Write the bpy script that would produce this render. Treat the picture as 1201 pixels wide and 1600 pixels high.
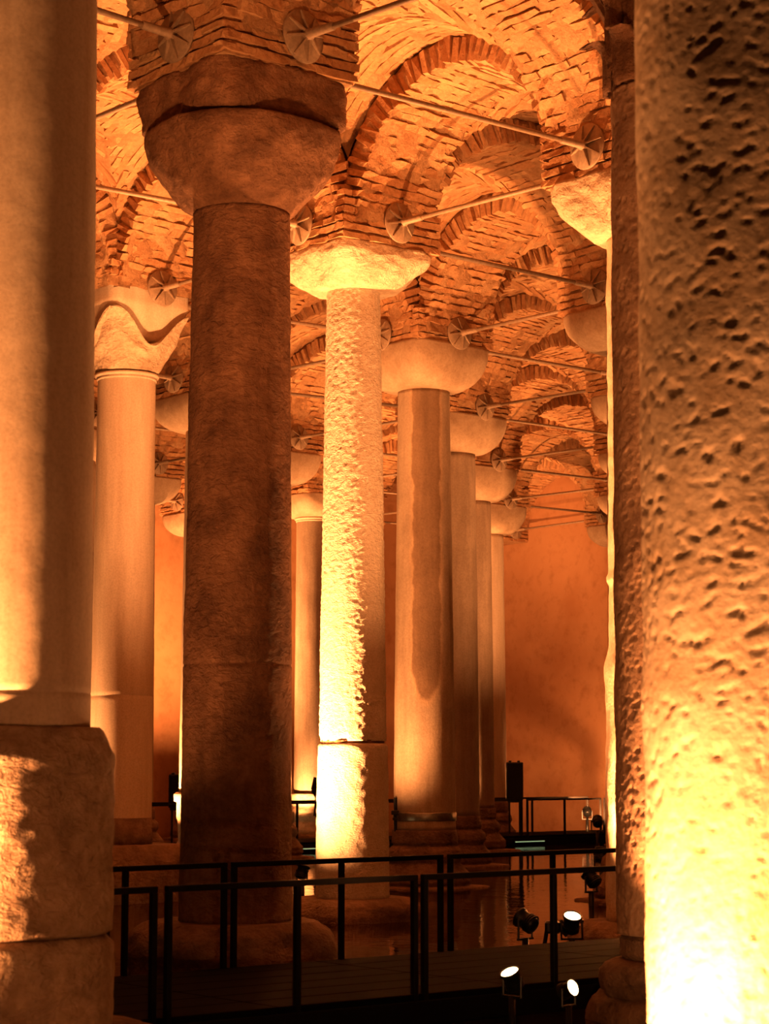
import bpy, math, random
import numpy as np
from mathutils import Vector, Matrix, noise

# ------------------------------------------------------------------ scene, camera, light level
for o in list(bpy.data.objects):
    bpy.data.objects.remove(o)
scene = bpy.context.scene
COL = scene.collection
random.seed(7)

EYE = 1.95                       # eye height above the water
F = 3200.0                       # focal length in pixels of a 1201 x 1600 frame
PITCH = math.radians(7.04)
CX, CY = 600.5, 800.0
cam_data = bpy.data.cameras.new('camera')
cam_data.sensor_fit = 'HORIZONTAL'
cam_data.sensor_width = 36.0
cam_data.lens = F / 1201.0 * 36.0
cam_data.clip_start = 0.1
cam_data.clip_end = 300
cam_data.dof.use_dof = True
cam_data.dof.focus_distance = 27.0
cam_data.dof.aperture_fstop = 5.0
cam = bpy.data.objects.new('camera', cam_data)
COL.objects.link(cam)
cam.location = (0, 0, EYE)
cam.rotation_euler = (math.radians(90) + PITCH, 0, 0)
scene.camera = cam

world = bpy.data.worlds.new('world')
scene.world = world
world.use_nodes = True
world.node_tree.nodes['Background'].inputs[0].default_value = (1.0, 0.20, 0.05, 1)
world.node_tree.nodes['Background'].inputs[1].default_value = 0.012

scene.view_settings.view_transform = 'Standard'
scene.view_settings.look = 'None'
scene.view_settings.gamma = 1.0
scene.view_settings.use_curve_mapping = False
scene.view_settings.exposure = 0.0

LAMP = (1.0, 0.375, 0.115)         # the warm colour of every floodlight
LAMP_GAIN = 1.0

# ------------------------------------------------------------------ helpers
def zat(y, d):
    """height above the water of something seen at picture row y at distance d"""
    return EYE + d * math.tan(math.atan((CY - y) / F) + PITCH)

def xat(px, d):
    return (px - CX) * d * math.cos(PITCH) / F

def project(p):
    x, y, z = p[0], p[1], p[2] - EYE
    zc = y * math.cos(PITCH) + z * math.sin(PITCH)
    yc = -y * math.sin(PITCH) + z * math.cos(PITCH)
    if zc < 0.5:
        return None
    return CX + F * x / zc, CY - F * yc / zc, zc

def mesh_from(name, verts, faces, smooth=False):
    me = bpy.data.meshes.new(name)
    me.from_pydata([tuple(v) for v in verts], [], [tuple(f) for f in faces])
    if smooth:
        me.polygons.foreach_set('use_smooth', [True] * len(me.polygons))
    me.update()
    return me

def obj(name, me, mat=None, parent=None, loc=None):
    o = bpy.data.objects.new(name, me)
    COL.objects.link(o)
    if mat is not None and me is not None and len(me.materials) == 0:
        me.materials.append(mat)
    if parent is not None:
        o.parent = parent
    if loc is not None:
        o.location = loc
    return o

def tag(o, label=None, cat=None, group=None, kind=None):
    if label: o['label'] = label
    if cat: o['category'] = cat
    if group: o['group'] = group
    if kind: o['kind'] = kind
    return o

def empty(name, loc, rz=0.0, label=None, cat=None, group=None, kind=None):
    o = bpy.data.objects.new(name, None)
    COL.objects.link(o)
    o.empty_display_size = 0.2
    o.location = loc
    o.rotation_euler = (0, 0, rz)
    return tag(o, label, cat, group, kind)

class MB:
    """collects simple solids into one mesh"""
    def __init__(self):
        self.v = []; self.f = []
    def add(self, verts, faces):
        n = len(self.v)
        self.v += [tuple(v) for v in verts]
        self.f += [tuple(i + n for i in f) for f in faces]
        return self
    def box(self, c, s, R=None, cham=0.0):
        hx, hy, hz = s[0] / 2, s[1] / 2, s[2] / 2
        k = min(cham, hx * .9, hy * .9, hz * .9)
        vs = []; fs = []
        if k <= 0:
            for x in (-hx, hx):
                for y in (-hy, hy):
                    for z in (-hz, hz):
                        vs.append(Vector((x, y, z)))
            fs = [(0, 1, 3, 2), (4, 6, 7, 5), (0, 4, 5, 1), (2, 3, 7, 6), (0, 2, 6, 4), (1, 5, 7, 3)]
        else:
            # chamfered box through eight-sided rings
            def ring(z, ix):
                a, b = hx - ix, hy - ix
                return [Vector(q) for q in ((a, -b + k, z), (a, b - k, z), (a - k, b, z), (-a + k, b, z),
                                            (-a, b - k, z), (-a, -b + k, z), (-a + k, -b, z), (a - k, -b, z))]
            for z, ix in ((-hz, k * .8), (-hz + k, 0), (hz - k, 0), (hz, k * .8)):
                vs += ring(z, ix)
            for r in range(3):
                for i in range(8):
                    j = (i + 1) % 8
                    fs.append((r * 8 + i, r * 8 + j, r * 8 + 8 + j, r * 8 + 8 + i))
            fs.append(tuple(range(7, -1, -1)))
            fs.append(tuple(range(24, 32)))
        c = Vector(c)
        vs = [((R @ v) if R else v) + c for v in vs]
        return self.add(vs, fs)
    def tube(self, p0, p1, r0, r1=None, n=12, caps=True):
        r1 = r0 if r1 is None else r1
        p0, p1 = Vector(p0), Vector(p1)
        q = (p1 - p0).to_track_quat('Z', 'Y').to_matrix()
        vs = []
        for p, r in ((p0, r0), (p1, r1)):
            for i in range(n):
                a = 2 * math.pi * i / n
                vs.append(p + q @ Vector((r * math.cos(a), r * math.sin(a), 0)))
        fs = [(i, (i + 1) % n, n + (i + 1) % n, n + i) for i in range(n)]
        if caps:
            fs += [tuple(range(n - 1, -1, -1)), tuple(range(n, 2 * n))]
        return self.add(vs, fs)
    def lathe(self, prof, n=32, axis=None, origin=(0, 0, 0)):
        q = Vector(axis).to_track_quat('Z', 'Y').to_matrix() if axis is not None else Matrix.Identity(3)
        o = Vector(origin)
        vs = []
        for r, z in prof:
            for i in range(n):
                a = 2 * math.pi * i / n
                vs.append(o + q @ Vector((r * math.cos(a), r * math.sin(a), z)))
        fs = []
        for k in range(len(prof) - 1):
            for i in range(n):
                j = (i + 1) % n
                fs.append((k * n + i, k * n + j, k * n + n + j, k * n + n + i))
        fs.append(tuple(range(n - 1, -1, -1)))
        m = (len(prof) - 1) * n
        fs.append(tuple(range(m, m + n)))
        return self.add(vs, fs)
    def build(self, name, mat, parent=None, smooth=False):
        return obj(name, mesh_from(name, self.v, self.f, smooth), mat, parent)

def nz(p, s, seed=0.0):
    return noise.noise(Vector((p[0] * s + seed, p[1] * s + seed * .7, p[2] * s - seed * .3)))

def densify(prof, step):
    out = []
    for (r0, z0), (r1, z1) in zip(prof[:-1], prof[1:]):
        L = math.hypot(r1 - r0, z1 - z0)
        n = max(1, int(math.ceil(L / step)))
        for k in range(n):
            t = k / n
            out.append((r0 + (r1 - r0) * t, z0 + (z1 - z0) * t))
    out.append(prof[-1])
    return out

def turned(name, prof, seg, step, disp=None, square=None, mat=None, parent=None):
    """round (or, with square(z), round-to-square) body with a displaced skin; closed at both ends"""
    prof = densify(prof, step)
    vs = []; fs = []
    for r, z in prof:
        n = square(z) if square else 2.0
        for i in range(seg):
            a = 2 * math.pi * i / seg
            c, s = math.cos(a), math.sin(a)
            k = 1.0 if n <= 2.001 else 1.0 / ((abs(c) ** n + abs(s) ** n) ** (1.0 / n))
            rr = r * k
            p = (rr * c, rr * s, z)
            if disp:
                d = disp(p, a, z)
                if isinstance(d, tuple):
                    p = ((rr + d[0]) * c, (rr + d[0]) * s, z + d[1])
                else:
                    p = ((rr + d) * c, (rr + d) * s, z)
            vs.append(p)
    for k in range(len(prof) - 1):
        for i in range(seg):
            j = (i + 1) % seg
            fs.append((k * seg + i, k * seg + j, k * seg + seg + j, k * seg + seg + i))
    fs.append(tuple(range(seg - 1, -1, -1)))
    m = (len(prof) - 1) * seg
    fs.append(tuple(range(m, m + seg)))
    me = mesh_from(name, vs, fs, True)
    # flat ends
    me.polygons[len(me.polygons) - 1].use_smooth = False
    me.polygons[len(me.polygons) - 2].use_smooth = False
    return obj(name, me, mat, parent)

# ------------------------------------------------------------------ materials
def mat_base(name, rough=0.8, spec=0.3, metallic=0.0):
    m = bpy.data.materials.new(name)
    m.use_nodes = True
    nt = m.node_tree
    b = nt.nodes['Principled BSDF']
    b.inputs['Roughness'].default_value = rough
    b.inputs['Specular IOR Level'].default_value = spec
    b.inputs['Metallic'].default_value = metallic
    return m, nt, b

def nd(nt, t, **kw):
    n = nt.nodes.new(t)
    for k, v in kw.items():
        setattr(n, k, v)
    return n

def noise_node(nt, vec, scale, detail=4.0, rough=0.6, dist=0.0):
    n = nd(nt, 'ShaderNodeTexNoise')
    n.inputs['Scale'].default_value = scale
    n.inputs['Detail'].default_value = detail
    n.inputs['Roughness'].default_value = rough
    n.inputs['Distortion'].default_value = dist
    nt.links.new(vec, n.inputs['Vector'])
    return n.outputs['Fac']

def ramp(nt, fac, stops):
    r = nd(nt, 'ShaderNodeValToRGB')
    els = r.color_ramp.elements
    while len(els) < len(stops):
        els.new(0.5)
    for e, (p, c) in zip(els, stops):
        e.position = p
        e.color = (*c, 1) if len(c) == 3 else c
    nt.links.new(fac, r.inputs['Fac'])
    return r.outputs['Color']

def mixc(nt, fac, a, b, mode='MIX'):
    m = nd(nt, 'ShaderNodeMix', data_type='RGBA', blend_type=mode)
    for s, v in ((m.inputs['Factor'], fac), (m.inputs['A'], a), (m.inputs['B'], b)):
        if hasattr(v, 'is_output') or isinstance(v, bpy.types.NodeSocket):
            nt.links.new(v, s)
        else:
            s.default_value = v if not isinstance(v, tuple) or len(v) == 4 else (*v, 1)
    # node has several sockets of the same name: pick the colour pair explicitly
    return m

def mix_rgb(nt, fac, a, b, mode='MIX'):
    m = nd(nt, 'ShaderNodeMix', data_type='RGBA', blend_type=mode)
    socks = {'f': m.inputs[0], 'a': m.inputs[6], 'b': m.inputs[7]}
    for k, v in (('f', fac), ('a', a), ('b', b)):
        if isinstance(v, bpy.types.NodeSocket):
            nt.links.new(v, socks[k])
        elif k == 'f':
            socks[k].default_value = v
        else:
            socks[k].default_value = (*v, 1)
    return m.outputs[2]

def math_n(nt, op, a, b=None, c=None):
    m = nd(nt, 'ShaderNodeMath', operation=op)
    for i, v in enumerate((a, b, c)):
        if v is None: continue
        if isinstance(v, bpy.types.NodeSocket): nt.links.new(v, m.inputs[i])
        else: m.inputs[i].default_value = v
    return m.outputs[0]

def mapped(nt, scale=(1, 1, 1), loc=(0, 0, 0)):
    tc = nd(nt, 'ShaderNodeTexCoord')
    mp = nd(nt, 'ShaderNodeMapping')
    mp.inputs['Scale'].default_value = scale
    mp.inputs['Location'].default_value = loc
    nt.links.new(tc.outputs['Object'], mp.inputs['Vector'])
    return mp.outputs['Vector']

def bump(nt, b, height, strength, dist=0.02):
    n = nd(nt, 'ShaderNodeBump')
    n.inputs['Strength'].default_value = strength
    n.inputs['Distance'].default_value = dist
    nt.links.new(height, n.inputs['Height'])
    prev = b.inputs['Normal'].links
    if prev:
        nt.links.new(prev[0].from_socket, n.inputs['Normal'])
    nt.links.new(n.outputs['Normal'], b.inputs['Normal'])

def stone(name, light, dark, seed=0.0, streak=0.5, mottle=3.0, fine=28.0, bump_s=0.5, bump_d=0.02, rough=0.75, kind='plain'):
    m, nt, b = mat_base(name, rough, 0.25)
    v = mapped(nt, (1, 1, 1), (seed, seed * 2, seed))
    vs = mapped(nt, (2.6, 2.6, 0.30), (seed, seed, seed))
    n1 = noise_node(nt, v, mottle, 6, 0.65, 0.3)
    n2 = noise_node(nt, vs, 2.2, 4, 0.6, 0.2)
    mixf = math_n(nt, 'ADD', math_n(nt, 'MULTIPLY', n1, 1 - streak), math_n(nt, 'MULTIPLY', n2, streak))
    mid = tuple((a + c) / 2 for a, c in zip(light, dark))
    colr = ramp(nt, mixf, [(0.34, dark), (0.5, mid), (0.66, light)])
    n3 = noise_node(nt, v, fine, 5, 0.7)
    colr = mix_rgb(nt, 0.5, colr, ramp(nt, n3, [(0.3, (.55, .5, .45)), (0.6, (1, 1, 1))]), 'MULTIPLY')
    nt.links.new(colr, b.inputs['Base Color'])
    if kind == 'pitted':
        vo = nd(nt, 'ShaderNodeTexVoronoi')
        vo.inputs['Scale'].default_value = 16.0
        nt.links.new(v, vo.inputs['Vector'])
        h = ramp(nt, vo.outputs['Distance'], [(0.05, (0, 0, 0)), (0.42, (1, 1, 1))])
        bump(nt, b, h, 0.22, 0.012)
        bump(nt, b, n3, bump_s, bump_d)
    elif kind == 'hammered':
        vh = mapped(nt, (1, 1, 1.7), (seed, seed, seed))
        h = noise_node(nt, vh, 26, 3, 0.55, 0.6)
        bump(nt, b, h, 0.8, 0.022)
        bump(nt, b, n3, bump_s, bump_d)
    elif kind == 'rough':
        h = noise_node(nt, mapped(nt, (1, 1, 1.6), (seed, 0, seed)), 8.5, 5, 0.62, 0.5)
        bump(nt, b, h, 0.8, 0.07)
        bump(nt, b, n3, bump_s, bump_d)
    else:
        bump(nt, b, n3, bump_s, bump_d)
    return m

def veined(name):
    """pale marble shaft with one dark tongue-shaped vein that ends in a lighter rim"""
    m = stone(name, (.56, .42, .30), (.34, .245, .17), 3.1, 0.55, 2.0, 30, 0.35)
    nt = m.node_tree
    b = nt.nodes['Principled BSDF']
    base = b.inputs['Base Color'].links[0].from_socket
    tc = nd(nt, 'ShaderNodeTexCoord')
    wob = noise_node(nt, tc.outputs['Object'], 2.2, 3, 0.6)
    sp = nd(nt, 'ShaderNodeSeparateXYZ')
    nt.links.new(tc.outputs['Object'], sp.inputs[0])
    # sideways direction of the face turned to the aisle
    side = math_n(nt, 'SUBTRACT', math_n(nt, 'MULTIPLY', sp.outputs[0], .77), math_n(nt, 'MULTIPLY', sp.outputs[1], .64))
    sx = math_n(nt, 'DIVIDE', math_n(nt, 'ADD', math_n(nt, 'SUBTRACT', side, 0.03), math_n(nt, 'MULTIPLY', math_n(nt, 'SUBTRACT', wob, .5), .16)), 0.24)
    zz = math_n(nt, 'DIVIDE', math_n(nt, 'MINIMUM', math_n(nt, 'SUBTRACT', sp.outputs[2], 3.6), 0.0), 0.65)
    d = math_n(nt, 'SQRT', math_n(nt, 'ADD', math_n(nt, 'MULTIPLY', sx, sx), math_n(nt, 'MULTIPLY', zz, zz)))
    col = ramp(nt, math_n(nt, 'MULTIPLY', d, .8), [(0.0, (.50, .42, .36)), (0.50, (.58, .49, .42)), (0.70, (.62, .52, .44)), (0.80, (1.2, 1.12, 1.02)), (0.95, (1, 1, 1))])
    rp = nt.nodes[-1] if False else None
    c2 = mix_rgb(nt, 1.0, base, col, 'MULTIPLY')
    nt.links.new(c2, b.inputs['Base Color'])
    return m

def brick_mat():
    m, nt, b = mat_base('brick_clay', 0.88, 0.15)
    oi = nd(nt, 'ShaderNodeObjectInfo')
    ge = nd(nt, 'ShaderNodeNewGeometry')
    rnd = math_n(nt, 'FRACT', math_n(nt, 'ADD', oi.outputs['Random'], ge.outputs['Random Per Island']))
    c = ramp(nt, rnd, [(0.0, (.36, .18, .085)), (0.35, (.42, .22, .108)), (0.7, (.46, .255, .13)), (1.0, (.50, .30, .16))])
    gv = nd(nt, 'ShaderNodeNewGeometry').outputs['Position']
    n1 = noise_node(nt, gv, 14, 5, 0.7)
    c = mix_rgb(nt, 0.55, c, ramp(nt, n1, [(0.32, (.5, .42, .36)), (0.6, (1.1, 1.08, 1.02))]), 'MULTIPLY')
    nt.links.new(c, b.inputs['Base Color'])
    bump(nt, b, n1, 0.9, 0.03)
    return m

def mortar_mat():
    m, nt, b = mat_base('lime_mortar', 0.92, 0.1)
    gv = nd(nt, 'ShaderNodeNewGeometry').outputs['Position']
    n0 = noise_node(nt, gv, 1.3, 4, 0.6)
    n1 = noise_node(nt, gv, 18, 5, 0.7)
    c = ramp(nt, n0, [(0.35, (.31, .155, .075)), (0.62, (.45, .27, .145))])
    c = mix_rgb(nt, 0.6, c, ramp(nt, n1, [(0.3, (.5, .45, .4)), (0.62, (1, 1, 1))]), 'MULTIPLY')
    nt.links.new(c, b.inputs['Base Color'])
    bump(nt, b, n1, 1.0, 0.03)
    return m

def plain(name, col, rough=0.5, metallic=0.0, spec=0.4, nscale=20.0, var=0.35):
    m, nt, b = mat_base(name, rough, spec, metallic)
    v = mapped(nt)
    n1 = noise_node(nt, v, nscale, 4, 0.6)
    c = mix_rgb(nt, 1.0, col, ramp(nt, n1, [(0.3, (1 - var,) * 3), (0.65, (1, 1, 1))]), 'MULTIPLY')
    nt.links.new(c, b.inputs['Base Color'])
    return m

def emitter(name, col, strength):
    m, nt, b = mat_base(name, 0.4)
    b.inputs['Base Color'].default_value = (*col, 1)
    b.inputs['Emission Color'].default_value = (*col, 1)
    b.inputs['Emission Strength'].default_value = strength
    return m

M = {}
M['brick'] = brick_mat()
M['mortar'] = mortar_mat()
M['smooth'] = stone('smooth_marble', (.70, .56, .43), (.54, .40, .285), 1.0, 0.8, 2.0, 40, 0.12, 0.008)
M['dark'] = stone('stained_stone', (.36, .175, .095), (.12, .050, .026), 5.0, 0.25, 2.4, 24, 0.6, 0.03, kind='rough')
M['hammered'] = stone('hammered_stone', (.68, .56, .44), (.52, .40, .29), 2.0, 0.3, 3.0, 36, 0.5, 0.02, kind='hammered')
M['pitted'] = stone('pitted_stone', (.72, .555, .41), (.50, .345, .225), 8.0, 0.1, 3.5, 34, 0.4, 0.02, kind='pitted')
M['pitted_dark'] = stone('pitted_brown_stone', (.56, .35, .225), (.27, .155, .10), 11.0, 0.1, 4.0, 34, 0.5, 0.02, kind='pitted')
M['veined'] = veined('veined_marble')
M['grey'] = stone('grey_marble', (.42, .31, .225), (.25, .175, .12), 6.0, 0.6, 2.0, 28, 0.3)
M['capital'] = stone('capital_stone', (.68, .52, .37), (.46, .32, .21), 4.0, 0.05, 3.2, 22, 0.7, 0.03, kind='rough')
M['capital_dark'] = stone('capital_brown_stone', (.34, .165, .088), (.15, .066, .033), 9.0, 0.05, 3.6, 22, 0.9, 0.04, kind='rough')
M['capital_smooth'] = stone('capital_marble', (.48, .35, .24), (.33, .22, .14), 14.0, 0.05, 2.6, 26, 0.3, 0.015)
M['base'] = stone('base_stone', (.33, .195, .125), (.15, .085, .052), 7.0, 0.05, 3.0, 18, 0.8, 0.03, kind='rough')
M['pedestal'] = stone('pedestal_stone', (.54, .38, .26), (.32, .20, .13), 12.0, 0.05, 4.0, 16, 0.6, 0.03, kind='rough')
M['iron'] = plain('rusty_iron', (.30, .20, .13), 0.6, 0.15)
M['rail'] = plain('black_steel', (.008, .006, .005), 0.6, 0.0, 0.12)
M['deck'] = plain('dark_deck_board', (.0045, .003, .0022), 0.85, 0.0, 0.03, 9)
M['black'] = plain('black_plastic', (.010, .010, .010), 0.4)
M['steel'] = plain('strap_steel', (.45, .42, .38), 0.35, 0.9)
M['cloth'] = plain('black_cloth', (.012, .011, .011), 0.9)
M['skin'] = plain('skin', (.45, .28, .20), 0.6)
M['hair'] = plain('dark_hair', (.02, .015, .01), 0.7)
M['lens_on'] = emitter('lit_lamp_glass', (1.0, .62, .25), 22.0)
M['lens_dim'] = emitter('lamp_glass', (1.0, .5, .16), 5.0)
M['led'] = emitter('green_white_led', (.66, 1.0, .50), .5)

def wall_mat():
    m, nt, b = mat_base('orange_plaster', 0.9, 0.1)
    v = mapped(nt)
    n0 = noise_node(nt, v, 0.35, 5, 0.6, 0.4)
    n1 = noise_node(nt, v, 3.0, 5, 0.65)
    c = ramp(nt, n0, [(0.36, (.35, .165, .078)), (0.62, (.44, .23, .118))])
    c = mix_rgb(nt, 0.55, c, ramp(nt, n1, [(0.28, (.62, .55, .5)), (0.5, (1, 1, 1))]), 'MULTIPLY')
    nt.links.new(c, b.inputs['Base Color'])
    bump(nt, b, n1, 0.4, 0.03)
    return m
M['wall'] = wall_mat()

def water_mat():
    m, nt, b = mat_base('dark_water', 0.035, 0.5)
    b.inputs['Base Color'].default_value = (.020, .011, .006, 1)
    b.inputs['IOR'].default_value = 1.33
    gv = nd(nt, 'ShaderNodeNewGeometry').outputs['Position']
    n1 = noise_node(nt, gv, 4.5, 3, 0.55, 0.4)
    n2 = noise_node(nt, gv, 1.1, 2, 0.5)
    bump(nt, b, n1, 0.10, 0.03)
    bump(nt, b, n2, 0.10, 0.06)
    return m
M['water'] = water_mat()

# ------------------------------------------------------------------ the column grid (seen along its diagonal)
YAW = math.radians(5.36)
S = 4.9
U = Vector((math.sin(YAW), math.cos(YAW), 0))            # along the diagonal, away from the camera
V = Vector((math.cos(YAW), -math.sin(YAW), 0))           # to the right
DIR_A = (U + V).normalized()
DIR_B = (U - V).normalized()
GRID_ROT = math.atan2(DIR_A.y, DIR_A.x)
C1_REG = Vector((0.0938 * 19.7 - 2.6, 19.7, 0))

def regular(a, b):
    return C1_REG + DIR_A * (S * (a - 1)) + DIR_B * (S * (b - 1))

FIX = {                                                    # the real rows are not quite straight
    (0, 0): (-2.25, 12.2), (1, 1): (-1.41, 19.7), (2, 2): (-0.41, 26.6), (3, 3): (0.65, 33.5),
    (4, 4): (1.37, 40.4), (5, 5): (2.04, 47.5), (6, 6): (2.74, 54.5), (7, 7): (3.4, 61.8),
    (0, -1): (1.625, 9.3), (1, 0): (2.30, 16.2), (2, 1): (2.98, 23.2),
    (2, 3): (-3.87, 30.3), (3, 4): (-3.25, 37.4), (4, 5): (-2.45, 44.2), (5, 6): (-1.78, 51.2),
    (3, 2): (3.75, 30.1), (4, 3): (4.85, 37.0), (5, 4): (5.7, 43.9), (6, 5): (6.4, 50.9), (7, 6): (6.8, 57.6),
    (1, 2): (-4.75, 23.4), (4, 6): (-5.85, 48.0), (3, 5): (-6.3, 41.2), (5, 7): (-4.95, 55.0), (6, 7): (-1.15, 58.2),
}
NODES = {}
for a in range(-1, 8):
    for b in range(-2, 8):
        if -3 <= a - b <= 2 and a + b >= -1:
            p = regular(a, b)
            if (a, b) in FIX:
                p = Vector((*FIX[(a, b)], 0))
            NODES[(a, b)] = p
for k in [(-1, 2), (0, 3), (-1, 1)]:
    NODES.pop(k, None)

HP = EYE + 7.0                   # level of the tie rods
PIER_HALF = 0.80
ARCH_HALF = 0.675
SPRING = HP - 0.05
RV_IN, RV_OUT = 1.65, 2.0        # rise of arch underside and of the vault behind it
KW = 0.8875

NAME = {
    (0, 0): 'left foreground column', (0, -1): 'right foreground column', (1, 0): 'leaf-capital column',
    (1, 1): 'thick dark column', (2, 2): 'hammered column', (3, 3): 'strapped veined column',
    (4, 4): 'fourth middle column', (5, 5): 'fifth middle column', (6, 6): 'sixth middle column', (7, 7): 'end wall',
    (2, 1): 'glowing right column', (3, 2): 'third right column', (4, 3): 'fourth right column', (5, 4): 'fifth right column',
    (6, 5): 'sixth right column', (7, 6): 'last right column',
    (1, 2): 'hidden left column', (2, 3): 'ringed left column', (3, 4): 'sliver-lit left column', (4, 5): 'fourth left column',
    (5, 6): 'lamp-lit left column', (6, 7): 'last left column',
}
def nname(k):
    if k in NAME: return NAME[k]
    a, b = k
    side = a - b
    if side >= 2: return 'far right column %s' % ['one', 'two', 'three', 'four', 'five', 'six', 'seven', 'eight', 'nine'][min(8, a)]
    if side == 1: return 'near right column'
    w = {-1: 'near left', -2: 'outer left', -3: 'outermost left'}.get(side, 'near')
    return '%s column %s' % (w, ['zero', 'one', 'two', 'three', 'four', 'five', 'six', 'seven', 'eight', 'nine'][max(0, a + 1)])

# shaft radii used for a rough hidden / visible test
SHAFT_R = {k: 0.45 for k in NODES}
SHAFT_R.update({(0, 0): .5, (1, 1): .5, (2, 2): .4, (0, -1): .45, (1, 0): .48})

def visible(p, skip=()):
    q = project(p)
    if q is None: return False
    if not (-6 <= q[0] <= 1207 and -6 <= q[1] <= 1606): return False
    d = math.hypot(p[0], p[1])
    for k, c in NODES.items():
        if k in skip: continue
        cd = c.length
        if cd >= d - 0.3 or cd < 1: continue
        t = (c.x * p[0] + c.y * p[1]) / (d * d)
        dist = abs(c.x * p[1] - c.y * p[0]) / d
        if dist < SHAFT_R[k] * 0.97 and EYE + (p[2] - EYE) * t < HP - 0.8:
            return False
    return True

def near_frame(p, m=260):
    q = project(p)
    return q is not None and -m <= q[0] <= 1201 + m and -m <= q[1] <= 1600 + m

# ------------------------------------------------------------------ bricks
BRICKS = []
def make_brick_meshes():
    for s in range(10):
        rs = random.Random(100 + s)
        xs = [-.5, -.5 + rs.uniform(.15, .4), .5 - rs.uniform(.15, .4), .5]
        vs = []
        for ix, x in enumerate(xs):
            for (y, z) in ((-.5, -.5), (.5, -.5), (.5, .5), (-.5, .5)):
                end = ix in (0, 3)
                vs.append((x + rs.uniform(-.05, .05), y * (0.8 if end else 1.0) + rs.uniform(-.16, .16), z * (0.94 if end else 1) + rs.uniform(-.07, .07)))
        fs = []
        for k in range(3):
            for i in range(4):
                j = (i + 1) % 4
                fs.append((k * 4 + i, k * 4 + j, k * 4 + 4 + j, k * 4 + 4 + i))
        fs += [(3, 2, 1, 0), (12, 13, 14, 15)]
        me = mesh_from('brick', vs, fs)
        me.materials.append(M['brick'])
        BRICKS.append((me, np.array(vs), fs))
make_brick_meshes()

def frame_matrix(pos, ex, ey, ez, size):
    return Matrix(((ex.x * size[0], ey.x * size[1], ez.x * size[2], pos.x),
                   (ex.y * size[0], ey.y * size[1], ez.y * size[2], pos.y),
                   (ex.z * size[0], ey.z * size[1], ez.z * size[2], pos.z),
                   (0, 0, 0, 1)))

NB = [0, 0]
def lay_bricks(parent, items, far=47.0):
    """items: (matrix, surface point, outward normal). The nearest 300 in view become bricks of their own."""
    loc = parent.location
    T = Matrix.Translation(-loc)
    eye = Vector((0, 0, EYE))
    single, rest = [], []
    for mt, p, n in items:
        d = p.y
        if d < far and (eye - p).dot(n) > -0.1 and visible(p + n * 0.03):
            single.append((d, mt))
        elif near_frame(p):
            rest.append(mt)
    single.sort(key=lambda t: t[0])
    rest += [t[1] for t in single[300:]]
    for d, mt in single[:300]:
        o = bpy.data.objects.new('brick', random.choice(BRICKS)[0])
        COL.objects.link(o)
        o.parent = parent
        o.matrix_basis = T @ mt
    NB[0] += min(300, len(single)); NB[1] += len(rest)
    if rest:
        V_, F_ = [], []
        n = 0
        for mt in rest:
            me, vs, fs = random.choice(BRICKS)
            A = np.array(T @ mt)
            V_.append(vs @ A[:3, :3].T + A[:3, 3])
            F_ += [tuple(i + n for i in f) for f in fs]
            n += len(vs)
        me = mesh_from('brickwork', np.concatenate(V_), F_)
        o = obj('brickwork', me, M['brick'], parent)
        o['kind'] = 'stuff'

# ------------------------------------------------------------------ structure: walls, floor, water
def slab_wall(name, p0, p1, thick_dir, label):
    e = (p1 - p0).normalized()
    L = (p1 - p0).length
    vs, fs = [], []
    nx, nzz = int(L / 0.5), 28
    n = -thick_dir
    root = MB()
    for i in range(nx + 1):
        for j in range(nzz + 1):
            p = p0 + e * (L * i / nx) + Vector((0, 0, -0.7 + 13.2 * j / nzz))
            p = p + n * (0.02 * nz(p, 0.9, 3))
            vs.append(p)
    for i in range(nx):
        for j in range(nzz):
            q = i * (nzz + 1) + j
            fs.append((q, q + nzz + 1, q + nzz + 2, q + 1))
    # back side so the wall has thickness
    k = len(vs)
    for i in (0, nx):
        for j in (0, nzz):
            vs.append(p0 + e * (L * i / nx) + Vector((0, 0, -0.7 + 13.2 * j / nzz)) + thick_dir * 0.6)
    fs += [(k, k + 1, k + 3, k + 2)]
    me = mesh_from(name, vs, fs, True)
    o = obj(name, me, M['wall'])
    return tag(o, label, 'wall', kind='structure')

wa = regular(7, 7) + DIR_A * 1.2 + DIR_B * 1.5
slab_wall('wall_back', wa + DIR_B * 0.7, wa - DIR_B * 34, DIR_A, 'orange plastered end wall behind the last right-hand arch')
slab_wall('wall_left', wa + DIR_A * 0.7, wa - DIR_A * 40, DIR_B, 'yellow-orange plastered side wall behind the left columns')

BOUNDS = [Vector((-40, 1.5, 0)), Vector((45, 1.5, 0)), wa - DIR_B * 34, wa, wa - DIR_A * 40]
me = mesh_from('floor', [(p.x, p.y, -0.6) for p in BOUNDS], [(0, 1, 2, 3, 4)])
tag(obj('floor', me, M['base']), 'dark stone floor under the shallow water', 'floor', kind='structure')
me = mesh_from('water', [(p.x, p.y, 0) for p in BOUNDS], [(0, 1, 2, 3, 4)])
tag(obj('water', me, M['water']), 'dark still water reflecting the lit columns', 'water', kind='stuff')

# ------------------------------------------------------------------ structure: arches, vaults, piers
EDGES = []
for (a, b) in NODES:
    for (c, d) in ((a + 1, b), (a, b + 1)):
        if (c, d) in NODES:
            EDGES.append(((a, b), (c, d)))
UP = Vector((0, 0, 1))

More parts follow.
